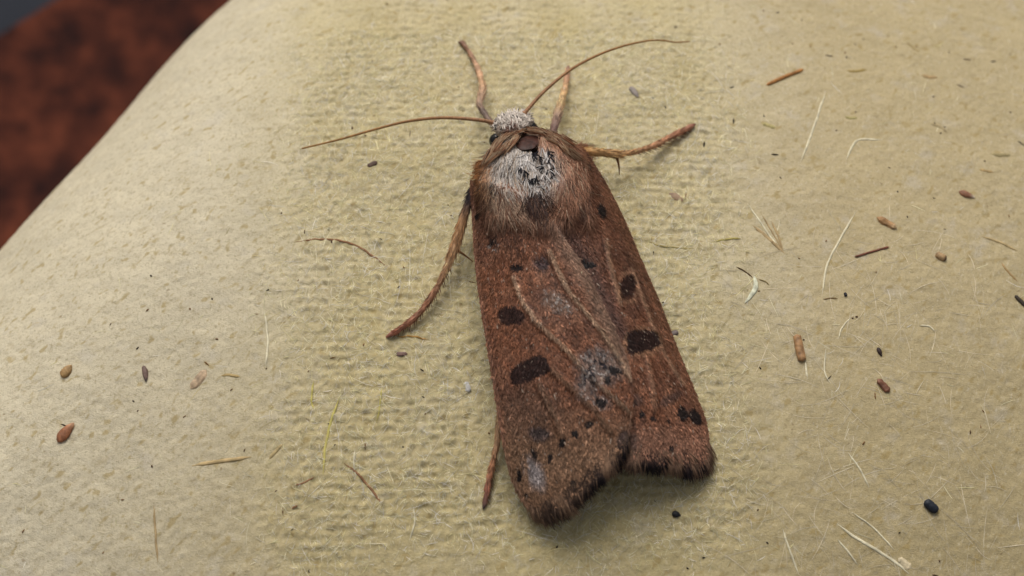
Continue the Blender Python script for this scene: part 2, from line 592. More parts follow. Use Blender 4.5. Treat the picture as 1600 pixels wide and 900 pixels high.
PALE, TAN, BRN, YEL = (0.72, 0.66, 0.48), (0.44, 0.32, 0.17), (0.28, 0.15, 0.08), (0.56, 0.49, 0.16)
FIB = [
    ([(462, 378), (505, 374), (545, 380), (572, 393), (606, 417)], 3.6, BRN),
    ([(531, 620), (517, 660), (508, 700), (505, 742)], 4.2, YEL),
    ([(538, 724), (560, 742), (580, 765), (598, 790)], 4.0, BRN),
    ([(1337, 330), (1312, 375), (1292, 415), (1284, 462)], 3.4, PALE),
    ([(1290, 142), (1276, 185), (1262, 225), (1250, 254)], 3.6, PALE),
    ([(1322, 250), (1330, 232), (1342, 219), (1378, 219)], 3.6, PALE),
    ([(1168, 318), (1190, 350), (1218, 390)], 3.0, PALE),
    ([(1176, 352), (1200, 372), (1226, 396)], 6.0, TAN),
    ([(1205, 345), (1215, 368), (1224, 392)], 3.2, TAN),
    ([(1190, 335), (1206, 362), (1222, 390)], 2.4, TAN),
    ([(1307, 818), (1345, 845), (1390, 872), (1420, 897)], 5.0, PALE),
    ([(1325, 706), (1342, 730), (1358, 762)], 3.0, PALE),
    ([(1222, 826), (1232, 855), (1248, 897)], 3.0, PALE),
    ([(1308, 842), (1325, 862), (1340, 882)], 3.0, PALE),
    ([(1330, 800), (1365, 825), (1398, 860)], 2.6, PALE),
    ([(1258, 565), (1262, 590)], 3.4, PALE),
    ([(1290, 545), (1288, 580), (1298, 600)], 2.6, PALE),
    ([(1330, 495), (1316, 512), (1310, 530)], 2.2, PALE),
    ([(1437, 508), (1452, 510), (1460, 518)], 2.6, PALE),
    ([(620, 526), (645, 526), (668, 530)], 3.0, (0.45, 0.26, 0.08)),
    ([(300, 728), (335, 722), (365, 718), (392, 714)], 6.5, (0.50, 0.37, 0.19)),
    ([(240, 790), (243, 835), (247, 880)], 3.2, TAN),
    ([(413, 485), (418, 530), (415, 575)], 3.6, PALE),
    ([(420, 718), (432, 704), (444, 694)], 6.0, (0.45, 0.35, 0.18)),
    ([(345, 587), (360, 586), (376, 589)], 5.0, (0.46, 0.34, 0.16)),
    ([(645, 790), (648, 815), (640, 845)], 2.6, PALE),
    ([(555, 700), (553, 730), (556, 745)], 2.6, PALE),
    ([(490, 595), (487, 628), (492, 640)], 3.0, YEL),
    ([(596, 605), (594, 630), (588, 660)], 2.6, YEL),
    ([(460, 760), (478, 753), (492, 745)], 2.6, BRN),
    ([(455, 795), (465, 790)], 3.0, BRN),
    ([(700, 385), (702, 430), (705, 470)], 2.0, PALE),
    ([(640, 380), (641, 420), (638, 460)], 2.0, PALE),
    ([(1008, 375), (1035, 385), (1062, 387), (1085, 389)], 2.8, (0.34, 0.28, 0.12)),
    ([(1115, 378), (1135, 374), (1158, 373)], 3.4, (0.42, 0.35, 0.12)),
    ([(1150, 418), (1165, 425), (1176, 434)], 2.6, (0.10, 0.06, 0.03)),
    ([(1185, 437), (1195, 440), (1202, 446)], 2.2, (0.24, 0.18, 0.08)),
    ([(1286, 468), (1297, 466), (1309, 466)], 2.2, (0.20, 0.13, 0.06)),
    ([(1535, 370), (1560, 378), (1590, 392)], 4.5, (0.50, 0.38, 0.20)),
    ([(1565, 410), (1575, 425), (1590, 440)], 3.5, (0.42, 0.28, 0.13)),
    ([(1416, 66), (1424, 72), (1436, 82)], 7.0, (0.42, 0.33, 0.17)),
    ([(1322, 110), (1334, 112), (1354, 109)], 6.0, (0.38, 0.28, 0.10)),
    ([(1440, 118), (1452, 121), (1466, 121)], 7.0, (0.46, 0.32, 0.16)),
    ([(1455, 194), (1468, 198), (1480, 208)], 6.0, (0.40, 0.32, 0.18)),
    ([(1548, 240), (1562, 243), (1580, 242)], 7.0, (0.38, 0.31, 0.16)),
    ([(1530, 265), (1542, 268), (1553, 269)], 6.0, (0.42, 0.30, 0.14)),
    ([(1320, 183), (1330, 185), (1340, 184)], 6.0, (0.42, 0.36, 0.16)),
    ([(1190, 192), (1200, 196), (1212, 200)], 8.0, (0.46, 0.39, 0.18)),
]
for pts, w, col in FIB:
    fibre(pts, w, col)


# ------------------------------------------------------------------ loose debris lying on the carton
def bit(name, label, cat, pts, w, col, prof="seed", flat=0.55, h=None, tip=None, jit=0.12, sides=12):
    K = 15 if prof != "chip" else 7
    sides = sides if prof != "chip" else 7
    c = curve(pts, K)
    s = np.linspace(0, 1, K)
    if prof == "seed":
        r = np.sin(np.pi * s ** 0.75) ** 0.7
    elif prof == "stick":
        r = np.clip(np.minimum(s * 20, (1 - s) * 20), 0.02, 1) * (0.72 + 0.28 * np.sin(np.pi * (0.15 + 0.6 * s)))
    elif prof == "needle":
        r = np.clip(s * 12, 0.05, 1) * (1 - s * 0.75)
    elif prof == "capsule":
        r = np.sqrt(np.clip(1 - (2 * s - 1) ** 4, 0.0004, 1)) * (1 + 0.04 * np.cos(s * 40))
    else:                                                     # chip
        r = np.clip(np.minimum(s * 14, (1 - s) * 10), 0.02, 1) * (0.85 + 0.25 * vnoise(s * 5, s * 0 + len(label), 3))
    R = r * w * PX * 0.5 + 1e-4
    if h is None:
        h = w * PX * 0.5 * flat * 0.40 + 0.001
    p3 = P(c[:, 0], c[:, 1], h)
    p3[:, 2] += relief(p3[:, 0], p3[:, 1]).mean()
    v, q = tube(p3, R, sides, flat, jit, seed=len(label) + int(pts[0][0]))
    cc = np.repeat(np.asarray(col)[None], len(v), 0)
    if tip is not None:
        m = np.tile(sstep(0.6, 1.0, s), sides)[:, None]
        cc = cc * (1 - m) + np.asarray(tip) * m
    cc = cc * (0.8 + 0.4 * np.random.RandomState(int(pts[0][1])).rand(len(v), 1))
    o = p3[K // 2].copy()
    o[2] = p3[:, 2].min() - h
    return tag(mesh_object(name, v, q, M_DEBRIS, cc, origin=o, smooth=prof != "chip"), label, cat)


bit("seed_husk", "reddish brown pointed seed husk with glossy face on the pale carton slope", "husk",
    [(90, 691), (101, 677), (116, 660)], 17, (0.30, 0.12, 0.055), "seed", 0.5, tip=(0.45, 0.25, 0.13))
bit("seed_husk", "small tan oval seed husk above the reddish pointed husk", "husk",
    [(97, 590), (104, 580), (112, 570)], 16, (0.36, 0.22, 0.09), "seed", 0.5)
bit("seed_husk", "thin dark grey hollow husk lying upright between tan husk and pale flake", "husk",
    [(224, 571), (227, 583), (228, 597)], 9, (0.16, 0.10, 0.08), "seed", 0.5, tip=(0.05, 0.04, 0.04))
bit("wood_flake", "pale pinkish tan flat wood flake on the bare cream side of the carton", "flake",
    [(297, 607), (309, 594), (322, 577)], 15, (0.50, 0.36, 0.23), "chip", 0.22)
bit("dry_needle", "straight orange brown needle lying alone above the far antenna tip", "needle",
    [(1256, 108), (1226, 120), (1197, 133)], 6.5, (0.40, 0.18, 0.05), "stick", 0.8, jit=0.05)
bit("straw_piece", "short rounded brown straw piece with pale strand at its end", "straw",
    [(1245, 522), (1249, 543), (1254, 565)], 14, (0.36, 0.20, 0.09), "stick", 0.7, jit=0.03)
bit("bark_crumb", "stubby orange brown bark crumb beside the thin red splinter", "crumb",
    [(1370, 339), (1385, 348), (1402, 357)], 12, (0.36, 0.20, 0.085), "chip", 0.6, tip=(0.48, 0.35, 0.2))
bit("splinter", "very thin dark red straight splinter below the stubby bark crumb", "splinter",
    [(1335, 401), (1362, 393), (1390, 385)], 3.6, (0.20, 0.07, 0.04), "stick", 0.9, jit=0.05)
bit("bark_crumb", "reddish brown crumb with a pale end beyond the stubby bark crumb", "crumb",
    [(1498, 299), (1510, 304), (1524, 309)], 11, (0.30, 0.14, 0.08), "seed", 0.6, tip=(0.6, 0.52, 0.4))
bit("black_shard", "small black shard above the dark red crumb", "shard",
    [(1371, 543), (1374, 549), (1378, 557)], 7, (0.035, 0.018, 0.015), "seed", 0.7)
bit("bark_crumb", "dark red brown angular crumb below the small black shard", "crumb",
    [(1371, 592), (1380, 602), (1390, 613)], 11, (0.19, 0.08, 0.045), "chip", 0.6)
bit("black_pellet", "smooth bluish black oval pellet lying alone on bare pulp", "pellet",
    [(1445, 782), (1455, 791), (1465, 800)], 15, (0.016, 0.020, 0.030), "capsule", 0.8, jit=0.06)
bit("black_grain", "tiny black grain on the pulp below the moth's wing fringe", "grain",
    [(1050, 801), (1056, 803), (1064, 805)], 10, (0.014, 0.014, 0.018), "seed", 0.8)
bit("black_grain", "tiny round black grain below the thin red splinter", "grain",
    [(1319, 457), (1321, 459), (1322, 463)], 5, (0.02, 0.02, 0.03), "capsule", 0.9)
bit("seed_grain", "brown dimpled grain sitting past the end of the thin red splinter", "grain",
    [(1462, 396), (1470, 401), (1479, 405)], 12, (0.40, 0.26, 0.13), "capsule", 0.7, tip=(0.10, 0.06, 0.03))
bit("black_shard", "long dark brown black shard lying farthest from the moth beyond the dimpled grain", "shard",
    [(1586, 461), (1594, 469), (1606, 480)], 7, (0.05, 0.035, 0.025), "stick", 0.7)
bit("dark_crumb", "small dark brown crumb beneath the long outstretched antenna", "crumb",
    [(574, 261), (581, 257), (590, 253)], 8, (0.13, 0.08, 0.06), "chip", 0.5)
bit("grey_crumb", "smooth grey crumb on the pulp between arching antenna and sideways leg", "crumb",
    [(985, 135), (990, 143), (998, 152)], 11, (0.27, 0.23, 0.21), "seed", 0.45)
bit("dark_crumb", "flat dark crumb just below the foot of the spread leg", "crumb",
    [(618, 554), (628, 553), (637, 553)], 7, (0.17, 0.10, 0.08), "chip", 0.35)
bit("dark_crumb", "round grey brown crumb touching the edge of the moth's wing", "crumb",
    [(1048, 523), (1054, 520), (1060, 518)], 9, (0.15, 0.12, 0.11), "capsule", 0.6)
bit("brown_flake", "flat faded brown flake on the pulp beside the wing, behind the spurred leg", "flake",
    [(1045, 302), (1056, 308), (1068, 314)], 11, (0.32, 0.21, 0.13), "chip", 0.2)
bit("pale_flake", "pale grey flake in the wing's shade near the dark square spot", "flake",
    [(727, 596), (730, 603), (733, 612)], 9, (0.52, 0.50, 0.48), "chip", 0.3)
bit("pale_flake", "pale tan chip at the bottom end of the long pale streak", "flake",
    [(1403, 872), (1413, 880), (1424, 888)], 12, (0.62, 0.52, 0.34), "chip", 0.2)
bit("paper_shred", "thin whitish green twisted paper shred below the tan fibre tuft", "shred",
    [(1178, 431), (1181, 447), (1175, 460), (1163, 474)], 8, (0.66, 0.66, 0.50), "seed", 0.35, jit=0.2)

# ------------------------------------------------------------------ the moth
root = bpy.data.objects.new("moth", None)
scene.collection.objects.link(root)
root.location = P(880., 500., 0.0).tolist()
tag(root, "reddish brown noctuid moth with dark spotted wings and white furry thorax resting on pulp", "moth")

# ---- wing surfaces: patches between costa, dorsum, base and termen, in (pixel x, pixel y, height)
LW = dict(
    costa=[(736, 282, .20), (739, 330, .17), (743, 400, .185), (751, 470, .19), (763, 545, .185), (775, 620, .165), (786, 690, .13), (799, 745, .09), (818, 785, .07), (838, 804, .065)],
    dorsum=[(838, 312, .36), (872, 362, .365), (906, 410, .355), (936, 465, .335), (962, 520, .31), (981, 570, .285), (988, 610, .265), (987, 650, .245), (980, 690, .225)],
    base=[(736, 282, .20), (770, 285, .30), (805, 298, .355), (838, 312, .36)],
    termen=[(838, 804, .065), (868, 794, .10), (905, 766, .15), (945, 728, .20), (980, 690, .225)])
RW = dict(
    costa=[(916, 240, .17), (946, 288, .125), (975, 346, .095), (1001, 408, .075), (1026, 465, .06), (1049, 525, .05), (1071, 580, .045), (1091, 630, .04), (1103, 665, .035), (1108, 706, .03)],
    dorsum=[(846, 314, .33), (866, 362, .325), (890, 410, .305), (914, 460, .285), (936, 520, .26), (950, 580, .235), (956, 640, .21), (957, 690, .19), (958, 712, .18)],
    base=[(916, 240, .17), (893, 268, .28), (868, 292, .325), (846, 314, .33)],
    termen=[(1108, 706, .03), (1094, 724, .045), (1050, 722, .10), (1000, 716, .16), (958, 712, .18)])


class Wing:
    def __init__(s, d, arch, veins):
        s.c, s.d, s.b, s.t = (curve(d[k], 200) for k in ("costa", "dorsum", "base", "termen"))
        s.arch, s.veins = arch, veins

    @staticmethod
    def at(c, t):
        x = np.clip(t, 0, 1) * (len(c) - 1)
        i = np.minimum(x.astype(int), len(c) - 2)
        f = (x - i)[..., None]
        return c[i] * (1 - f) + c[i + 1] * f

    def pix(s, u, v):
        U, V = u[..., None], v[..., None]
        r = (1 - U) * s.at(s.c, v) + U * s.at(s.d, v) + (1 - V) * s.at(s.b, u) + V * s.at(s.t, u)
        r = r - ((1 - U) * (1 - V) * s.c[0] + U * (1 - V) * s.d[0] + (1 - U) * V * s.c[-1] + U * V * s.d[-1])
        r = r.copy()
        r[..., 2] += s.arch * np.sin(math.pi * u ** 0.8) * (1 - 0.5 * v)
        r[..., 2] += 0.010 * (fbm(r[..., 0] * .03, r[..., 1] * .02, 11) - 0.5)
        for vn in s.veins:
            r[..., 2] += 0.011 * np.exp(-(polydist(r[..., 0], r[..., 1], vn) / 4.5) ** 2)
        return r

    def world(s, u, v):
        r = s.pix(u, v)
        return P(r[..., 0], r[..., 1], r[..., 2]), r


def polydist(x, y, pts):
    d = np.full(np.shape(x), 1e9)
    for (x0, y0), (x1, y1) in zip(pts[:-1], pts[1:]):
        dx, dy = x1 - x0, y1 - y0
        t = np.clip(((x - x0) * dx + (y - y0) * dy) / (dx * dx + dy * dy), 0, 1)
        d = np.minimum(d, np.hypot(x - x0 - t * dx, y - y0 - t * dy))
    return d


VL = [[(858, 393), (871, 422), (886, 452), (910, 483), (940, 518), (960, 548), (986, 590)],
      [(803, 432), (812, 460), (817, 471), (840, 504), (879, 540), (914, 580), (943, 607), (984, 644)],
      [(862, 577), (900, 612), (927, 639), (955, 675)],
      [(842, 600), (862, 640), (880, 680)]]
VR = [[(945, 375), (950, 405), (957, 435), (968, 475)],
      [(985, 420), (1003, 470), (1018, 512), (1032, 545), (1052, 580), (1066, 600)],
      [(1010, 560), (1018, 600), (1022, 640)]]


def ell(x, y, cx, cy, a, b, ang=0.0, soft=0.35):
    """1 inside an uneven ellipse"""
    c, s = math.cos(math.radians(ang)), math.sin(math.radians(ang))
    dx, dy = x - cx, y - cy
    r = np.hypot((dx * c + dy * s) / a, (-dx * s + dy * c) / b)
    r = r + 0.40 * (fbm(x * .16, y * .16, int(cx) % 97, 2) - 0.5)
    return sstep(1 + soft / 2, 1 - soft / 2, r)


def poly(x, y, pts, soft=3.0):
    """1 inside a convex outline (clockwise in the photograph)"""
    m = np.full(np.shape(x), 1e9)
    n = len(pts)
    for i in range(n):
        (x0, y0), (x1, y1) = pts[i], pts[(i + 1) % n]
        l = math.hypot(x1 - x0, y1 - y0)
        m = np.minimum(m, ((x1 - x0) * (y - y0) - (y1 - y0) * (x - x0)) / l)
    m = m + 5.0 * (fbm(x * .14, y * .14, 31, 2) - 0.5)
    return sstep(-soft / 2, soft / 2, m)


def lerp(c, k, f):
    return c + (np.asarray(k) - c) * f[..., None]


BLACK, PLUM = (0.010, 0.008, 0.009), (0.022, 0.010, 0.009)


def wing_colour(x, y, side):
    """colour of the wing scales at a place on the wing, seam shade painted in"""
    c = np.zeros(np.shape(x) + (3,)) + np.array([0.205, 0.084, 0.046])
    n1, n2, n3 = fbm(x * .025, y * .025, 101), fbm(x * .07, y * .07, 105), fbm(x * .2, y * .2, 109)
    c = lerp(c, (0.135, 0.062, 0.040), sstep(0.45, 0.7, n1) * 0.7)
    c = lerp(c, (0.265, 0.125, 0.074), sstep(0.5, 0.75, n2) * 0.6)
    c = lerp(c, (0.075, 0.036, 0.028), sstep(0.56, 0.78, n3) * 0.55)
    if side < 0:
        out = sstep(600, 720, y + 0.35 * (880 - x) * 0 + 10 * (n2 - .5))
        c = lerp(c, (0.235, 0.140, 0.084), out * 0.75)
        c = lerp(c, (0.120, 0.068, 0.046), ell(x, y, 830, 640, 50, 40, 0, 1.2) * 0.6)
        inner = sstep(30, 5, polydist(x, y, [(870, 350), (906, 410), (936, 465), (981, 570)]))
        c = lerp(c, (0.235, 0.150, 0.105), inner * 0.7)
        c = lerp(c, (0.10, 0.055, 0.043), sstep(395, 345, y) * 0.25)
        c = lerp(c, (0.27, 0.13, 0.08), sstep(9, 2, polydist(x, y, [(739, 330), (743, 400), (751, 470), (763, 545), (786, 690)])) * 0.6)
        for vn, k in zip(VL, (0.72, 0.66, 0.3, 0.2)):
            c = lerp(c, (0.40, 0.265, 0.175), sstep(3.2, 0.8, polydist(x, y, vn)) * k)
        grey = np.clip(ell(x, y, 935, 572, 30, 26, 20, 0.9) + ell(x, y, 915, 605, 16, 20, 0, .9) * .7 + ell(x, y, 938, 628, 16, 12, 0, .9) * .6, 0, 1)
        c = lerp(c, (0.19, 0.155, 0.14), grey * 0.65)
        c = lerp(c, (0.36, 0.32, 0.30), grey * 0.8 * sstep(0.56, 0.66, fbm(x * .3, y * .3, 121, 2)))
        c = lerp(c, (0.03, 0.025, 0.03), grey * sstep(0.58, 0.68, fbm(x * .22, y * .22, 125, 2)))
        pg = ell(x, y, 870, 473, 24, 14, 30, .9)
        c = lerp(c, (0.18, 0.14, 0.115), pg * 0.5)
        c = lerp(c, (0.36, 0.32, 0.30), np.clip(pg + ell(x, y, 774, 386, 10, 8), 0, 1) * sstep(0.58, 0.68, fbm(x * .3, y * .3, 131, 2)) * .7)
        c = lerp(c, (0.31, 0.28, 0.285), ell(x, y, 835, 738, 13, 26, -22, 1.0) * 0.8)
        c = lerp(c, (0.30, 0.17, 0.10), ell(x, y, 823, 732, 3, 22, -6, .5) * 0.8)
        c = lerp(c, PLUM, poly(x, y, [(800, 578), (816, 564), (846, 552), (856, 561), (863, 579), (838, 590), (812, 602), (800, 600)]) * .96)
        c = lerp(c, PLUM, ell(x, y, 800, 492, 21, 15, 10, .25) * .94)
        c = lerp(c, (0.035, 0.025, 0.03), ell(x, y, 846, 411, 13, 12, 0, .9) * .9)
        for e in ((808, 418, 11, 5, 0), (772, 377, 6, 7, 0), (748, 338, 4, 6, 20), (960, 579, 11, 6, 25), (949, 595, 6, 7, 0), (937, 628, 8, 8, 0), (920, 661, 8, 6, -10),
                  (898, 676, 5, 7, -30), (879, 690, 6, 8, 10), (860, 714, 4, 8, 10), (835, 707, 4, 10, -25), (895, 752, 5, 5, 0), (857, 782, 4, 5, 0), (824, 772, 4, 4, 0), (812, 742, 4, 10, 0)):
            c = lerp(c, BLACK, ell(x, y, *e) * .95)
        c = lerp(c, (0.04, 0.035, 0.04), ell(x, y, 843, 677, 17, 11, 10, .9) * .8)
        c = lerp(c, (0.05, 0.035, 0.035), ell(x, y, 975, 682, 14, 10, -40, .8) * .85)
    else:
        out = sstep(645, 690, y + 10 * (n2 - .5))
        c = lerp(c, (0.285, 0.145, 0.095), out * 0.8)
        c = lerp(c, (0.080, 0.042, 0.036), sstep(22, 4, polydist(x, y, [(880, 350), (910, 410), (945, 470), (968, 520)])) * .75)  # painted shadow along the seam beside the overlapping wing
        c = lerp(c, (0.11, 0.050, 0.034), sstep(560, 400, y) * 0.35)
        c = lerp(c, (0.26, 0.115, 0.062), sstep(16, 4, polydist(x, y, [(946, 300), (975, 356), (1001, 418), (1049, 535), (1091, 640)])) * .45)
        for vn, k in zip(VR, (0.6, 0.65, 0.3)):
            c = lerp(c, (0.36, 0.21, 0.13), sstep(4.0, 0.8, polydist(x, y, vn)) * k)
        c = lerp(c, (0.36, 0.20, 0.12), sstep(3, .5, np.abs(np.hypot((x - 978) / 15, (y - 448) / 23) - 1) * 16) * .5)
        c = lerp(c, PLUM, ell(x, y, 978, 448, 12, 20, 14, .3) * .9)
        c = lerp(c, (0.30, 0.17, 0.10), ell(x, y, 1003, 533, 32, 24, 0, .2) * .5)
        c = lerp(c, PLUM, poly(x, y, [(978, 516), (1018, 515), (1028, 527), (1027, 546), (1003, 549), (980, 558)]) * .97)
        for e in ((937, 330, 6, 12, -20), (915, 258, 4, 10, -25), (1000, 647, 5, 5, 0), (1018, 653, 5, 4, 20), (1042, 658, 3, 3, 0), (1064, 646, 8, 13, -25), (1083, 651, 8, 14, -25),
                  (1047, 700, 4, 5, 0), (912, 412, 8, 8, 0), (922, 414, 9, 4, 0)):
            c = lerp(c, BLACK, ell(x, y, *e) * .95)
        c = lerp(c, (0.07, 0.045, 0.04), np.clip(ell(x, y, 1045, 622, 22, 7, -30, 1) + ell(x, y, 992, 625, 10, 10, 0, 1) + ell(x, y, 985, 690, 14, 16, 0, 1), 0, 1) * .7)
    d = -0.18 if side < 0 else -0.42                          # streaks running along the wing
    st = fbm((x + d * y) * .16, (y - d * x) * .022, 145, 2)
    return c * (0.88 + 0.24 * fbm(x * .5, y * .5, 140, 2))[..., None] * (0.72 + 0.56 * st)[..., None]


wings = {}
for side, data, arch, veins in ((-1, LW, 0.055, VL), (1, RW, 0.060, VR)):
    w = Wing(data, arch, veins)
    wings[side] = w
    nu, nv = 150, 230
    U, V = np.meshgrid(np.linspace(0, 1, nu), np.linspace(0, 1, nv), indexing='ij')
    W, R = w.world(U, V)
    ob = mesh_object("forewing", W, grid_quads(nu, nv), M_WING, wing_colour(R[..., 0], R[..., 1], side).reshape(-1, 3) * 0.6, parent=root)
    ob["label"] = ("overlapping forewing with grey worn patch and row of black dots" if side < 0
                   else "underlying forewing with squarish dark spot and straight fringed end")
    sol = ob.modifiers.new("thickness", 'SOLIDIFY')
    sol.thickness = 0.006
    sol.offset = -1.0 if side < 0 else 1.0
    # scales
    n = 90000
    u, v = rng.rand(n), rng.rand(n)
    e = 0.012
    A, Ra = w.world(u, v)
    B, _ = w.world(u, np.clip(v + e, 0, 1.0) * (v < 0.97) + (v >= 0.97) * (v - e))
    B = np.where((v >= 0.97)[:, None], 2 * A - B, B)
    Cc, _ = w.world(np.clip(u + e, 0, 1) * (u < 0.97) + (u >= 0.97) * (u - e), v)
    Cc = np.where((u >= 0.97)[:, None], 2 * A - Cc, Cc)
    t = B - A
    t /= np.linalg.norm(t, axis=1, keepdims=True) + 1e-9
    s_ = Cc - A
    nrm = np.cross(t, s_)
    nrm /= np.linalg.norm(nrm, axis=1, keepdims=True) + 1e-9
    nrm *= np.sign(nrm[:, 2:3])
    s_ = np.cross(nrm, t)
    a = rng.normal(0, 0.38, n)
    d = t * np.cos(a)[:, None] + s_ * np.sin(a)[:, None]
    Ls = rng.uniform(0.009, 0.020, n)
    Ls *= np.where(rng.rand(n) < 0.10, 1.7, 1.0)
    lf = rng.uniform(0.08, 0.38, n)
    lf *= np.where(rng.rand(n) < 0.06, 2.2, 1)
    p0 = A + nrm * 0.0045 - d * (Ls * .4)[:, None]
    p1 = p0 + d * (Ls * .55)[:, None] + nrm * (Ls * .55 * lf)[:, None]
    p2 = p0 + d * Ls[:, None] + nrm * (Ls * lf * 0.75)[:, None]
    wd = rng.uniform(0.0014, 0.0032, n)
    rad = wd[:, None] * np.array([0.55, 1.0, 0.35])[None]
    col = wing_colour(Ra[:, 0], Ra[:, 1], side) * np.exp(rng.normal(0.06, 0.34, n))[:, None]
    palefleck = rng.rand(n) < 0.012
    col[palefleck] = np.array([0.36, 0.27, 0.21]) * rng.uniform(.7, 1.2, (palefleck.sum(), 1))
    v_, q_, c_ = strands(np.stack([p0, p1, p2], 1), rad, col, flat=True, up=nrm)
    mesh_object("wing_scale", v_, q_, M_SCALE, c_, parent=ob, kind="stuff", smooth=False)
    # fringe along the termen
    n = 5200
    u = rng.rand(n) ** 1.0
    vv = rng.uniform(0.955, 1.0, n)
    r0 = w.pix(u, vv)
    r1 = w.pix(u, vv - 0.03)
    d2 = r0[:, :2] - r1[:, :2]
    d2 /= np.linalg.norm(d2, axis=1, keepdims=True)
    a = rng.normal(0, 0.22, n)
    d2 = np.stack([d2[:, 0] * np.cos(a) - d2[:, 1] * np.sin(a), d2[:, 0] * np.sin(a) + d2[:, 1] * np.cos(a)], -1)
    Lp = rng.uniform(12, 30, n) * (0.75 + 0.6 * fbm(u * 14, u * 0, 150, 2))
    K = 4
    s = np.linspace(0, 1, K)
    fx = r0[:, 0:1] + d2[:, 0:1] * Lp[:, None] * s
    fy = r0[:, 1:2] + d2[:, 1:2] * Lp[:, None] * s
    fh = np.clip(r0[:, 2:3] + 0.006 + rng.uniform(-.004, .012, (n, 1)) * s - 0.040 * s ** 2, 0.012, None)
    base = wing_colour(r0[:, 0], r0[:, 1], side) * 1.15
    if side < 0:
        dk = sstep(0.36, 0.56, vnoise(u * 15, u * 0, 162) + 0.25 * (vnoise(u * 60, u * 0, 160) - .5)) * sstep(0.0, 0.08, u)
        dk = np.clip(dk * 1.3, 0, 1) * (0.75 + 0.25 * sstep(0.3, 0.6, u))
    else:
        dk = sstep(0.06, 0.14, u) * sstep(0.15, 0.6, vnoise(u * 17, u * 0, 164) + 0.25 * (vnoise(u * 60, u * 0, 160) - .5))
        dk = np.clip(dk * 1.2, 0.25, 1)
    tipc = lerp(np.zeros((n, 3)) + np.array([0.30, 0.19, 0.125]), (0.022, 0.017, 0.02), dk * (rng.rand(n) < 0.86))
    fs = sstep(-0.15, 0.45, s)
    col = base[:, None, :] * (1 - fs)[None, :, None] + tipc[:, None, :] * fs[None, :, None]
    col = col * np.exp(rng.normal(0, 0.2, (n, 1, 1)))
    rad = rng.uniform(0.0016, 0.0030, (n, 1)) * np.array([1, 1, .8, .2])[None]
    v_, q_, c_ = strands(P(fx, fy, fh), rad, col)
    mesh_object("wing_fringe", v_, q_, M_HAIR, c_, parent=ob, kind="stuff")
    # hairs fraying along the free edges
    n = 900
    ed = rng.rand(n) < (0.45 if side < 0 else 1.0)
    u = np.where(ed, rng.uniform(0, .02, n), rng.uniform(.98, 1, n))
    v = rng.uniform(0.05, 0.98, n)
    r0 = w.pix(u, v)
    r1 = w.pix(u, np.clip(v - 0.02, 0, 1))
    d2 = r0[:, :2] - r1[:, :2]
    d2 /= np.linalg.norm(d2, axis=1, keepdims=True) + 1e-9
    o2 = np.where(ed, -1.0, 1.0)[:, None] * np.stack([d2[:, 1], -d2[:, 0]], -1) * 1.0
    d2 = d2 + o2 * rng.uniform(0.0, 0.30, (n, 1))
    Lp = rng.uniform(6, 13, n)
    s = np.linspace(0, 1, 3)
    fx, fy = r0[:, 0:1] + d2[:, 0:1] * Lp[:, None] * s, r0[:, 1:2] + d2[:, 1:2] * Lp[:, None] * s
    fh = r0[:, 2:3] + 0.004 + 0.006 * s
    col = (wing_colour(r0[:, 0], r0[:, 1], side) * 1.35 + 0.02) * np.exp(rng.normal(0, .2, (n, 1)))
    v_, q_, c_ = strands(P(fx, fy, fh), rng.uniform(.0014, .0026, (n, 1)) * np.array([1, .8, .25])[None], col)
    mesh_object("edge_hair", v_, q_, M_HAIR, c_, parent=ob, kind="stuff")

# ---- top-height map of wings and thorax, for laying hair on
HM = np.zeros((460, 300))                                     # 2-pixel cells, x from 700, y from 150
for w in wings.values():
    U, V = np.meshgrid(np.linspace(0, 1, 260), np.linspace(0, 1, 500), indexing='ij')
    R = w.pix(U, V).reshape(-1, 3)
    i, j = ((R[:, 1] - 150) / 2).astype(int), ((R[:, 0] - 700) / 2).astype(int)
    np.maximum.at(HM, (np.clip(i, 0, 459), np.clip(j, 0, 299)), R[:, 2])


def dome(x, y):
    """thorax: a rounded back, highest on the midline"""
    r2 = ((x - 829 - 0.10 * (y - 262)) / 99) ** 2 + ((y - 274) / 92) ** 2
    return np.where(r2 < 1, 0.13 + 0.245 * np.sqrt(np.clip(1 - r2, 0, 1)), 0.0)


gyy, gxx = np.meshgrid(150 + 2 * np.arange(460), 700 + 2 * np.arange(300), indexing='ij')
HM = np.maximum(HM, dome(gxx, gyy))
for _ in range(4):
    HM = (HM + np.roll(HM, 1, 0) + np.roll(HM, -1, 0) + np.roll(HM, 1, 1) + np.roll(HM, -1, 1)) / 5


def topH(x, y):
    fi, fj = np.clip((y - 150) / 2, 0, 458.9), np.clip((x - 700) / 2, 0, 298.9)
    i, j = fi.astype(int), fj.astype(int)
    a, b = fi - i, fj - j
    return (HM[i, j] * (1 - a) * (1 - b) + HM[i + 1, j] * a * (1 - b) + HM[i, j + 1] * (1 - a) * b + HM[i + 1, j + 1] * a * b)


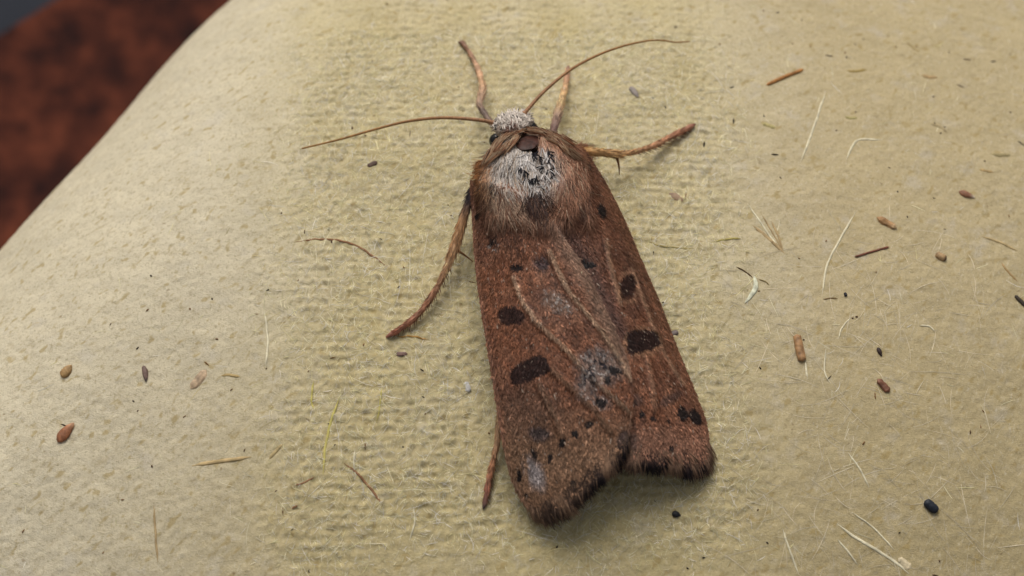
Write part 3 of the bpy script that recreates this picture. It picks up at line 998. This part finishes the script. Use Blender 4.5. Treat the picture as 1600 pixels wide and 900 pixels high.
# ---- body: head, thorax and abdomen as one continuous loft
secs = [(797, 190, .19, 3, .02), (798, 195, .195, 16, .055), (800, 202, .20, 23, .075), (804, 210, .20, 25, .08), (810, 219, .19, 25, .075), (816, 232, .18, 40, .085),
        (823, 250, .17, 66, .115), (831, 276, .165, 78, .145), (838, 300, .165, 74, .145), (847, 330, .165, 60, .135), (858, 360, .16, 55, .14), (876, 430, .145, 52, .12),
        (895, 510, .13, 46, .105), (912, 580, .12, 38, .09), (925, 640, .11, 26, .07), (932, 675, .10, 12, .04), (935, 690, .10, 2, .01)]
sc = curve([(a, b, c, d, e) for a, b, c, d, e in secs], 90)
ctr = P(sc[:, 0], sc[:, 1], sc[:, 2])
tt = np.gradient(ctr, axis=0)
tt[:, 2] = 0
tt /= np.linalg.norm(tt, axis=1, keepdims=True)
sidev = np.cross(tt, [0, 0, 1.0])
ang = np.linspace(0, 2 * math.pi, 36, endpoint=False)
ring = ctr[None] + np.cos(ang)[:, None, None] * sidev[None] * (sc[:, 3] * PX)[None, :, None] + np.sin(ang)[:, None, None] * np.array([0, 0, 1.0]) * (sc[:, 4])[None, :, None]
bc = np.zeros((36, 90, 3)) + np.array([0.10, 0.055, 0.04])
body = mesh_object("body", ring, grid_quads(36, 90, wrap=True), M_BODY, bc.reshape(-1, 3), parent=root)


def ball(name, c, r, mat, parent, sq=(1, 1, 1), n=24):
    a, b = np.meshgrid(np.linspace(0, 2 * math.pi, n, endpoint=False), np.linspace(0.001, math.pi - 0.001, n // 2 + 1), indexing='ij')
    v = np.stack([np.cos(a) * np.sin(b) * sq[0], np.sin(a) * np.sin(b) * sq[1], np.cos(b) * sq[2]], -1) * r + c
    return mesh_object(name, v, grid_quads(n, n // 2 + 1, wrap=True), mat, np.array([0.1, 0.05, 0.03]), parent=parent)


ball("eye", P(776., 220., .19), 0.033, M_EYE, body)
ball("eye", P(827., 203., .20), 0.040, M_EYE, body)
# bare glossy plate behind the collar
nu = 30
a, r = np.meshgrid(np.linspace(0, 2 * math.pi, nu, endpoint=False), np.linspace(0.01, 1, 10), indexing='ij')
r = r * (0.78 + 0.4 * vnoise(np.cos(a) * 1.6 + 5, np.sin(a) * 1.6 + 5, 166))
bx, by = 826 + 19 * r * np.cos(a) + 3 * r * np.sin(a), 223 + 10 * r * np.sin(a) - 4 * r * np.cos(a)
mesh_object("bare_plate", P(bx, by, topH(bx, by) + 0.010 + 0.004 * (1 - r ** 2)), grid_quads(nu, 10, wrap=True), M_PLATE, np.array([.1, .04, .02]), parent=body)


# ---- fur
def fur(name, x, y, dx, dy, L, col, r=(.0010, .0020), lift=0.02, K=6, seed=1, parent=body, h0=0.0, curl=0.25, tipdark=0.75, tipwing=0.0):
    rs = np.random.RandomState(seed)
    n = len(x)
    s = np.linspace(0, 1, K)
    l = np.hypot(dx, dy) + 1e-9
    dx, dy = dx / l, dy / l
    cu = rs.normal(0, curl, n)
    px = x[:, None] + (dx[:, None] * s + -dy[:, None] * cu[:, None] * s ** 2) * L[:, None]
    py = y[:, None] + (dy[:, None] * s + dx[:, None] * cu[:, None] * s ** 2) * L[:, None]
    lf = rs.rand(n)[:, None] ** 1.5 * lift
    h = topH(px, py)
    h = np.maximum(h, h[:, 0:1] - 0.07 * s - 0.10 * s ** 2) + h0 + 0.004 + lf * np.sin(math.pi * (0.15 + 0.75 * s))
    rad = rs.uniform(*r, (n, 1)) * (np.array([.8, 1, 1, .85, .6, .15]) if K == 6 else np.linspace(1, .15, K))[None]
    c = col[:, None, :] * (1 + (tipdark - 1) * s ** 2)[None, :, None] * np.exp(rs.normal(0, .2, (n, 1, 1)))
    if np.any(tipwing):                                               # hair ends take the tone of the wing scales they merge into
        wc = np.where((px > 850 + 0.62 * (py - 330))[..., None], wing_colour(px, py, 1), wing_colour(px, py, -1))
        m = (np.asarray(tipwing).reshape(-1, 1, 1)) * s[None, :, None] ** 1.2
        c = c * (1 - m) + wc * m * 1.1
    v_, q_, c_ = strands(P(px, py, h), rad, c)
    return mesh_object(name, v_, q_, M_HAIR, c_, parent=parent, kind="stuff")


def flow(x, y):
    t = (x - 838) / 95
    g = sstep(250, 292, y) * sstep(0.62, 0.35, np.abs(t))
    dx = 0.55 * t * (1 - g) * sstep(330, 250, y) + 0.25 * t * (1 - g) - 1.9 * t * g
    return dx + 0.12, np.ones_like(x) * (0.55 + 0.6 * sstep(215, 270, y))


rs = np.random.RandomState(5)
n = 26000
x, y = rs.uniform(728, 932, n), rs.uniform(205, 338, n)
lim = ((x - 829 - 0.10 * (y - 262)) / 97) ** 2 + ((y - 268) / 74) ** 2
bare = ((x - 824) / 22) ** 2 + ((y - 218) / 19) ** 2 < 1
gap = sstep(0.60, 0.66, fbm(x * .09, y * .09, 170, 2)) * (((x - 838) / 32) ** 2 + ((y - 268) / 38) ** 2 < 1)
k = (lim < 0.86) & (x > 748 - 0.25 * (y - 290)) & (y > 262 - 0.95 * (x - 738)) & ~bare & (gap < 0.5)
x, y = x[k], y[k]
n = len(x)
dx, dy = flow(x, y)
dx = dx + rs.normal(0, .20, n)
L = rs.uniform(26, 52, n) * (0.65 + 0.35 * sstep(225, 280, y)) * (1 - 0.55 * sstep(0.55, 0.95, np.abs(x - 835) / 95))
nz = fbm(x * .05, y * .05, 180)
col = np.zeros((n, 3)) + np.array([0.44, 0.235, 0.148])
col = lerp(col, (0.52, 0.385, 0.28), sstep(850, 795, x) * sstep(735, 770, x) * 0.9)
col = lerp(col, (0.54, 0.48, 0.43), sstep(855, 800, x) * sstep(760, 782, x) * sstep(312, 275, y) * (0.35 + .6 * nz))
col = lerp(col, (0.48, 0.24, 0.115), sstep(778, 748, x) * 0.9)
wht = ell(x, y, 826, 262, 50, 40, 20, .8)
col = lerp(col, (0.66, 0.62, 0.59), wht * (0.70 + .3 * nz))
col = lerp(col, (0.38, 0.195, 0.122), sstep(868, 885, x) * .7)
col = lerp(col, (0.060, 0.038, 0.034), (rs.rand(n) < 0.09) * 0.8)
col = lerp(col, (0.018, 0.014, 0.016), ell(x, y, 838, 320, 24, 15, 10, .9) * .95)
col = lerp(col, (0.52, 0.40, 0.29), (rs.rand(n) < 0.12) * 0.8)
fur("thorax_hair", x, y, dx, dy, L, col, seed=11, lift=0.024, tipwing=0.75 * sstep(280, 315, y))

# long skirt hairs over the wing bases
n = 7000
x, y = rs.uniform(750, 925, n), 272 + 78 * rs.rand(n) ** 1.3
k = (np.abs(x - 835 - 0.25 * (y - 300)) < 90 - 0.15 * (y - 272)) & (y < 318 + 34 * fbm(x * .05, x * 0, 195, 2))
x, y = x[k], y[k]
n = len(x)
t = (x - 842) / 95
dx = np.where(np.abs(t) < .45, -0.9 * t, 0.22 * t) + 0.16 + rs.normal(0, .16, n)
col = lerp(np.zeros((n, 3)) + np.array([0.31, 0.165, 0.105]), (0.50, 0.36, 0.25), sstep(0.45, 0.65, fbm(x * .06, y * .03, 190)) * sstep(850, 800, x))
col = lerp(col, (0.026, 0.018, 0.018), np.clip(ell(x, y, 842, 326, 24, 20, 20, .8) + 0.7 * ell(x, y, 762, 298, 8, 14) + .7 * ell(x, y, 905, 318, 8, 22, -15), 0, 1) * .95)
col = lerp(col, (0.040, 0.026, 0.025), (rs.rand(n) < 0.25) * .8)
fur("wing_base_hair", x, y, dx, np.ones(n), rs.uniform(22, 46, n), col, seed=12, lift=0.018, h0=0.004, tipwing=0.85)

# sparser hairs running out over the wings
n = 3200
y = 322 + 75 * rs.rand(n) ** 1.5
x = 848 + 0.30 * (y - 330) + rs.uniform(-1, 1, n) * (86 + 0.05 * (y - 330))
t = (x - 848) / 95
wc = np.where((x > 850 + 0.62 * (y - 330))[:, None], wing_colour(x, y, 1), wing_colour(x, y, -1))
col = lerp(wc * 1.25, (0.05, 0.033, 0.03), (rs.rand(n) < 0.3) * .8)
fur("wing_base_hair", x, y, 0.18 + 0.15 * t + rs.normal(0, .15, n), np.ones(n), rs.uniform(14, 30, n), col, seed=16, lift=0.008, tipwing=0.8)

# dark crest where the wings meet behind the thorax
n = 620
x, y = 838 + np.clip(rs.normal(0, 8.5, n), -22, 22), 312 + np.clip(rs.normal(0, 8, n), -14, 16)
col = lerp(np.zeros((n, 3)) + np.array([0.022, 0.016, 0.018]), (0.20, 0.11, 0.075), (rs.rand(n) < 0.15) * 1.0)
fur("dark_crest", x, y, 0.30 + (x - 838) * .012 + rs.normal(0, .22, n), np.ones(n), rs.uniform(16, 40, n), col, seed=15, lift=0.022, h0=0.010, tipwing=0.5)

# shoulder tufts
for cx, cy, a0, c0, sd_ in ((763, 264, 128, (0.46, 0.22, 0.095), 13), (899, 239, 40, (0.42, 0.21, 0.125), 14)):
    n = 900
    x, y = cx + np.clip(rs.normal(0, 9, n), -14, 14), cy + np.clip(rs.normal(0, 9, n), -14, 14)
    a = np.radians(a0 + rs.normal(0, 22, n))
    col = np.zeros((n, 3)) + np.array(c0)
    fur("shoulder_tuft", x, y, np.cos(a), np.sin(a), rs.uniform(10, 22, n), col, seed=sd_, lift=0.02)

# collar: ruff of hairs lying along two ridges
arcs = [[(766, 238), (776, 224), (792, 210), (812, 203), (838, 202), (862, 208), (884, 216)], [(770, 242), (786, 231), (800, 221), (812, 209)], [(850, 210), (866, 216), (882, 228), (896, 236)]]
par = []
for ai, arc in enumerate(arcs):
    cv = curve(arc, 200)
    n = 620 if ai == 0 else 330
    i = rs.randint(3, 196, n)
    tg = cv[np.minimum(i + 3, 199)] - cv[i - 3]
    tg /= np.linalg.norm(tg, axis=1, keepdims=True)
    sg = np.where(i < 100, -1, 1)[:, None]
    sg = sg if ai == 0 else (-1.0 if ai == 1 else 1.0)
    d = tg * sg + np.array([0, .22])
    x, y = cv[i, 0] + rs.normal(0, 2.2, n), cv[i, 1] + rs.normal(0, 2.0, n)
    s = np.linspace(0, 1, 5)
    L = rs.uniform(12, 26, n)
    px, py = x[:, None] + d[:, 0:1] * L[:, None] * s, y[:, None] + d[:, 1:2] * L[:, None] * s
    h = np.maximum(topH(px, py), 0.255) + 0.035 + 0.020 * rs.rand(n)[:, None] - 0.02 * s
    col = np.array([(0.46, 0.33, 0.22), (0.40, 0.24, 0.14), (0.34, 0.16, 0.09), (0.13, 0.06, 0.04)])[rs.choice(4, n, p=[.4, .3, .2, .1])]
    par.append(strands(P(px, py, h), rs.uniform(.0018, .0032, (n, 1)) * np.array([.7, 1, 1, .7, .2])[None], col * np.exp(rs.normal(0, .15, (n, 1)))))
v, q, c = merge(par)
mesh_object("collar_hair", v, q, M_HAIR, c, parent=body, kind="stuff")


# white flat scales: head cap and middle of the thorax
def flakes(name, x, y, h, a, L, wpx, col, seed):
    rs = np.random.RandomState(seed)
    n = len(x)
    s = np.linspace(0, 1, 4)
    px, py = x[:, None] + np.cos(a)[:, None] * L[:, None] * s, y[:, None] + np.sin(a)[:, None] * L[:, None] * s
    hh = h(px, py) + 0.006 + rs.uniform(0, .016, (n, 1)) + rs.uniform(-.008, .012, (n, 1)) * s
    v_, q_, c_ = strands(P(px, py, hh), wpx[:, None] * PX * .5 * np.array([.5, 1, .95, .35])[None], col, flat=False)
    return mesh_object(name, v_, q_, M_HAIR, c_, parent=body, kind="stuff")


def headH(x, y):
    r2 = ((x - 799) / 34) ** 2 + ((y - 193) / 24) ** 2
    return 0.215 + 0.105 * np.sqrt(np.clip(1 - r2, 0, 1))


n = 1500
a = rs.rand(n) * 2 * math.pi
r = np.sqrt(rs.rand(n))
x, y = 798 + 28 * r * np.cos(a) + 3, 192 + 17 * r * np.sin(a) - 0.22 * 28 * r * np.cos(a)
col = np.zeros((n, 3)) + np.array([0.70, 0.63, 0.57])
col = lerp(col, (0.24, 0.11, 0.08), ell(x, y, 800, 201, 9, 6, -20, .6) * .9)
col = lerp(col, (0.40, 0.27, 0.20), sstep(195, 208, y + rs.normal(0, 4, n)) * .7)
col = lerp(col, (0.05, 0.04, 0.04), (rs.rand(n) < 0.035) * 1.0)
col *= np.exp(rs.normal(0, .13, (n, 1)))
flakes("head_scale", x, y, headH, rs.uniform(0, 6.28, n), rs.uniform(5, 10, n), rs.uniform(1.8, 3.4, n), col, 31)

spots = np.array([(817, 266), (822, 270), (827, 276), (833, 283), (838, 286), (829, 287), (836, 243), (843, 248), (848, 253), (861, 247), (863, 258), (860, 268), (865, 274), (853, 272), (812, 262), (846, 262), (795, 228), (840, 279), (858, 240)], float)  # dark flakes added to stand for the black gaps between white tufts
i = rs.randint(len(spots), size=95)
n = len(i)
flakes("dark_gap_flake", spots[i, 0] + rs.normal(0, 2.2, n) - 2, spots[i, 1] + rs.normal(0, 2.2, n) - 4, lambda x, y: topH(x, y) + 0.012, rs.normal(1.3, .6, n), rs.uniform(6, 12, n), rs.uniform(1.8, 3.6, n),
       np.zeros((n, 3)) + np.array([0.016, 0.014, 0.02]), 33)

n = 300
a = rs.rand(n) * 2 * math.pi
r = np.sqrt(rs.rand(n))
x, y = 836 + 30 * r * np.cos(a), 262 + 34 * r * np.sin(a)
k = (fbm(x * .09, y * .09, 170, 2) < 0.58) & (((x - 823) / 24) ** 2 + ((y - 224) / 15) ** 2 > 1)
x, y = x[k], y[k]
n = len(x)
col = (np.zeros((n, 3)) + np.array([0.70, 0.66, 0.64])) * np.exp(rs.normal(0, .16, (n, 1)))
flakes("thorax_scale", x, y, lambda x, y: topH(x, y) + 0.008, rs.normal(1.3, .75, n), rs.uniform(9, 19, n), rs.uniform(1.4, 3.2, n), col, 32)


# ---- antennae
def antenna(pts, w0, w1):
    c = curve(pts, 150)
    s = np.linspace(0, 1, 150)
    rad = (w0 + (w1 - w0) * s ** 0.8) * PX * .5 * (1 + 0.10 * np.sin(s * 2 * math.pi * 62))
    rad[:4] *= np.array([1.7, 1.7, 1.45, 1.2])
    v, q = tube(P(c[:, 0], c[:, 1], c[:, 2]), rad, 10)
    col = lerp(np.zeros((150, 3)) + np.array([0.38, 0.19, 0.095]), (0.42, 0.22, 0.07), s)
    col *= (0.85 + 0.15 * np.sin(s * 2 * math.pi * 62))[:, None]
    return mesh_object("antenna", v, q, M_BODY, np.tile(col, (10, 1)), parent=root)


antenna([(775, 195, .275), (768, 191, .285), (740, 186.5, .29), (690, 184, .27), (640, 189, .235), (590, 201, .19), (530, 218, .13), (472, 232, .06)], 6.6, 2.8)
antenna([(816, 181, .275), (821, 175, .285), (850, 143, .30), (890, 110, .30), (930, 88, .27), (970, 73, .23), (1010, 64, .18), (1035, 63, .14), (1055, 66, .11), (1077, 65, .07)], 6.6, 2.4)


# ---- legs
def leg(label, pts, cols, spurs=(), spine_side=1, spine_from=0.5, hairs=520, seed=1):
    """pts: (px, py, height, width in px)"""
    c = curve(pts, 70)
    s = np.linspace(0, 1, 70)
    p3 = P(c[:, 0], c[:, 1], c[:, 2])
    rad = c[:, 3] * PX * .5 * 0.86 * (1 + 0.10 * np.sin(s * 40) * sstep(.5, .6, s))
    v, q = tube(p3, rad, 12, 0.9, 0.05, seed)
    cols = np.clip(np.asarray(cols, float) * np.array([1.25, 1.38, 1.5]), 0, .6)
    cc = np.stack([np.interp(s, np.linspace(0, 1, len(cols)), cols[:, k]) for k in range(3)], -1)
    cc = cc * (1 + (0.16 + 0.24 * np.sin(s * 62)) * sstep(.52, .62, s))[:, None]   # pale-ringed tarsus
    ob = mesh_object("leg", v, q, M_BODY, np.tile(cc, (12, 1)), parent=root)
    ob["label"] = label
    rs = np.random.RandomState(seed)
    # clothing hairs
    n = hairs
    i = rs.randint(2, 66, n)
    tg = p3[np.minimum(i + 2, 69)] - p3[i - 2]
    tg /= np.linalg.norm(tg, axis=1, keepdims=True)
    a = rs.rand(n) * 2 * math.pi
    sd_ = np.cross(tg, [0, 0, 1.0])
    sd_ /= np.linalg.norm(sd_, axis=1, keepdims=True)
    out = sd_ * np.cos(a)[:, None] + np.array([0, 0, 1.0]) * np.sin(a)[:, None]
    p0 = p3[i] + out * rad[i][:, None] * .9
    L = rs.uniform(.014, .036, n) * np.clip(rad[i] / .015, .6, 1.3)
    p1 = p0 + (tg * .9 + out * .18) * (L * .5)[:, None]
    p2 = p0 + (tg * .95 + out * .26) * L[:, None]
    v_, q_, c_ = strands(np.stack([p0, p1, p2], 1), rs.uniform(.001, .0021, (n, 1)) * np.array([1, .9, .2])[None], cc[i] * np.exp(rs.normal(0.12, .4, (n, 1))))
    mesh_object("leg_hair", v_, q_, M_HAIR, c_, parent=ob, kind="stuff")
    for sp in spurs:
        sc_ = curve([sp[0], ((sp[0][0] + sp[1][0]) / 2 + 1, (sp[0][1] + sp[1][1]) / 2, (sp[0][2] + sp[1][2]) / 2), sp[1]], 14)
        v_, q_ = tube(P(sc_[:, 0], sc_[:, 1], sc_[:, 2]), np.linspace(sp[2], sp[2] * .22, 14) * PX * .5, 8)
        mesh_object("spur", v_, q_, M_BODY, np.array([0.20, 0.09, 0.035]), parent=ob)
    if spine_side:
        n = 20
        i = np.linspace(spine_from * 69, 64, n).astype(int)
        tg2 = c[np.minimum(i + 2, 69), :2] - c[i - 2, :2]
        tg2 /= np.linalg.norm(tg2, axis=1, keepdims=True)
        nr = np.stack([-tg2[:, 1], tg2[:, 0]], -1) * spine_side
        Lq = rs.uniform(6, 11, n)
        d = tg2 * .8 + nr * .75
        st = np.linspace(0, 1, 3)
        bx, by = c[i, 0] + nr[:, 0] * c[i, 3] * .4, c[i, 1] + nr[:, 1] * c[i, 3] * .4
        px, py = bx[:, None] + d[:, 0:1] * Lq[:, None] * st, by[:, None] + d[:, 1:2] * Lq[:, None] * st
        hh = np.clip(c[i, 2][:, None] - .010 * st, .008, None)
        v_, q_, c_ = strands(P(px, py, hh), np.full((n, 1), .0026) * np.array([1, .7, .15])[None], np.zeros((n, 3)) + np.array([.13, .055, .03]))
        mesh_object("leg_spine", v_, q_, M_HAIR, c_, parent=ob, kind="stuff")
    return ob


ORG, TANL, RED, DRK = (0.40, 0.20, 0.075), (0.44, 0.27, 0.16), (0.25, 0.095, 0.050), (0.05, 0.035, 0.035)
leg("dark jointed foreleg reaching forward beneath the outstretched antenna",
    [(790, 215, .17, 13), (770, 195, .15, 10), (757, 177, .13, 11), (749, 163, .12, 12), (752, 150, .11, 14), (754, 135, .09, 12), (748, 112, .06, 10), (741, 95, .035, 8), (731, 78, .02, 7), (722, 67, .016, 9), (716, 66, .012, 3)],
    [(0.22, 0.13, 0.09), (0.20, 0.12, 0.08), (0.14, 0.09, 0.07), (0.40, 0.24, 0.15), (0.42, 0.23, 0.12), (0.40, 0.22, 0.13), (0.24, 0.12, 0.07), (0.12, 0.06, 0.04)],
    spine_side=0, seed=3, spurs=[((756, 142, .10), (757, 132, .09), 6)])
leg("short foreleg crossing under the arching antenna",
    [(862, 222, .17, 13), (865, 205, .15, 12), (868, 192, .13, 15), (872, 176, .11, 15), (878, 155, .08, 12), (883, 136, .05, 10), (886, 118, .025, 9), (888, 104, .014, 6)],
    [(0.16, 0.09, 0.07), (0.18, 0.10, 0.08), (0.30, 0.18, 0.12), (0.46, 0.29, 0.14), (0.44, 0.25, 0.12), (0.36, 0.19, 0.11), (0.22, 0.11, 0.07)], spine_side=0, seed=4)
leg("orange leg stretched sideways with thin pointed spur",
    [(895, 238, .17, 15), (920, 237, .15, 15), (945, 239, .13, 14), (962, 241, .115, 16), (976, 240, .105, 11), (1000, 235, .08, 9), (1025, 226, .055, 10), (1047, 214, .032, 10), (1068, 204, .022, 10.5), (1079, 198, .017, 9.5), (1086, 194, .012, 4)],
    [ORG, (0.46, 0.25, 0.10), (0.44, 0.24, 0.10), (0.38, 0.19, 0.09), (0.34, 0.16, 0.08), (0.30, 0.13, 0.07), (0.20, 0.08, 0.05)],
    spurs=[((964, 246, .11), (968, 273, .05), 5.0), ((972, 238, .115), (977, 234, .12), 3.4)], spine_side=1, spine_from=.52, seed=5)
leg("hairy brown leg spread outward with spiny foot and short spur",
    [(750, 283, .19, 20), (740, 300, .175, 19), (731, 320, .15, 14), (722, 348, .125, 17), (714, 375, .105, 17), (708, 394, .095, 16), (698, 418, .08, 12), (684, 447, .06, 10.5), (665, 477, .04, 10), (645, 499, .028, 10), (625, 514, .02, 10), (612, 522, .015, 8.5), (603, 527, .010, 3)],
    [DRK, DRK, (0.34, 0.17, 0.075), (0.36, 0.19, 0.09), (0.36, 0.20, 0.10), (0.28, 0.13, 0.07), (0.25, 0.11, 0.06), (0.27, 0.11, 0.06), (0.22, 0.08, 0.05)],
    spurs=[((713, 390, .10), (739, 409, .06), 5.5)], spine_side=-1, spine_from=.50, seed=6, hairs=900)
leg("thin hind leg tip trailing beside the wing edge",
    [(800, 600, .10, 10), (788, 630, .09, 10), (780, 655, .075, 10), (777, 690, .05, 9.5), (770, 722, .032, 9), (764, 748, .022, 9), (760, 772, .016, 7.5), (757, 788, .012, 6.5), (755, 795, .009, 3)],
    [ORG, (0.36, 0.19, 0.09), (0.38, 0.21, 0.11), (0.36, 0.19, 0.10), (0.32, 0.14, 0.07), (0.26, 0.10, 0.06), (0.06, 0.04, 0.035)], spine_side=-1, spine_from=.6, seed=7)
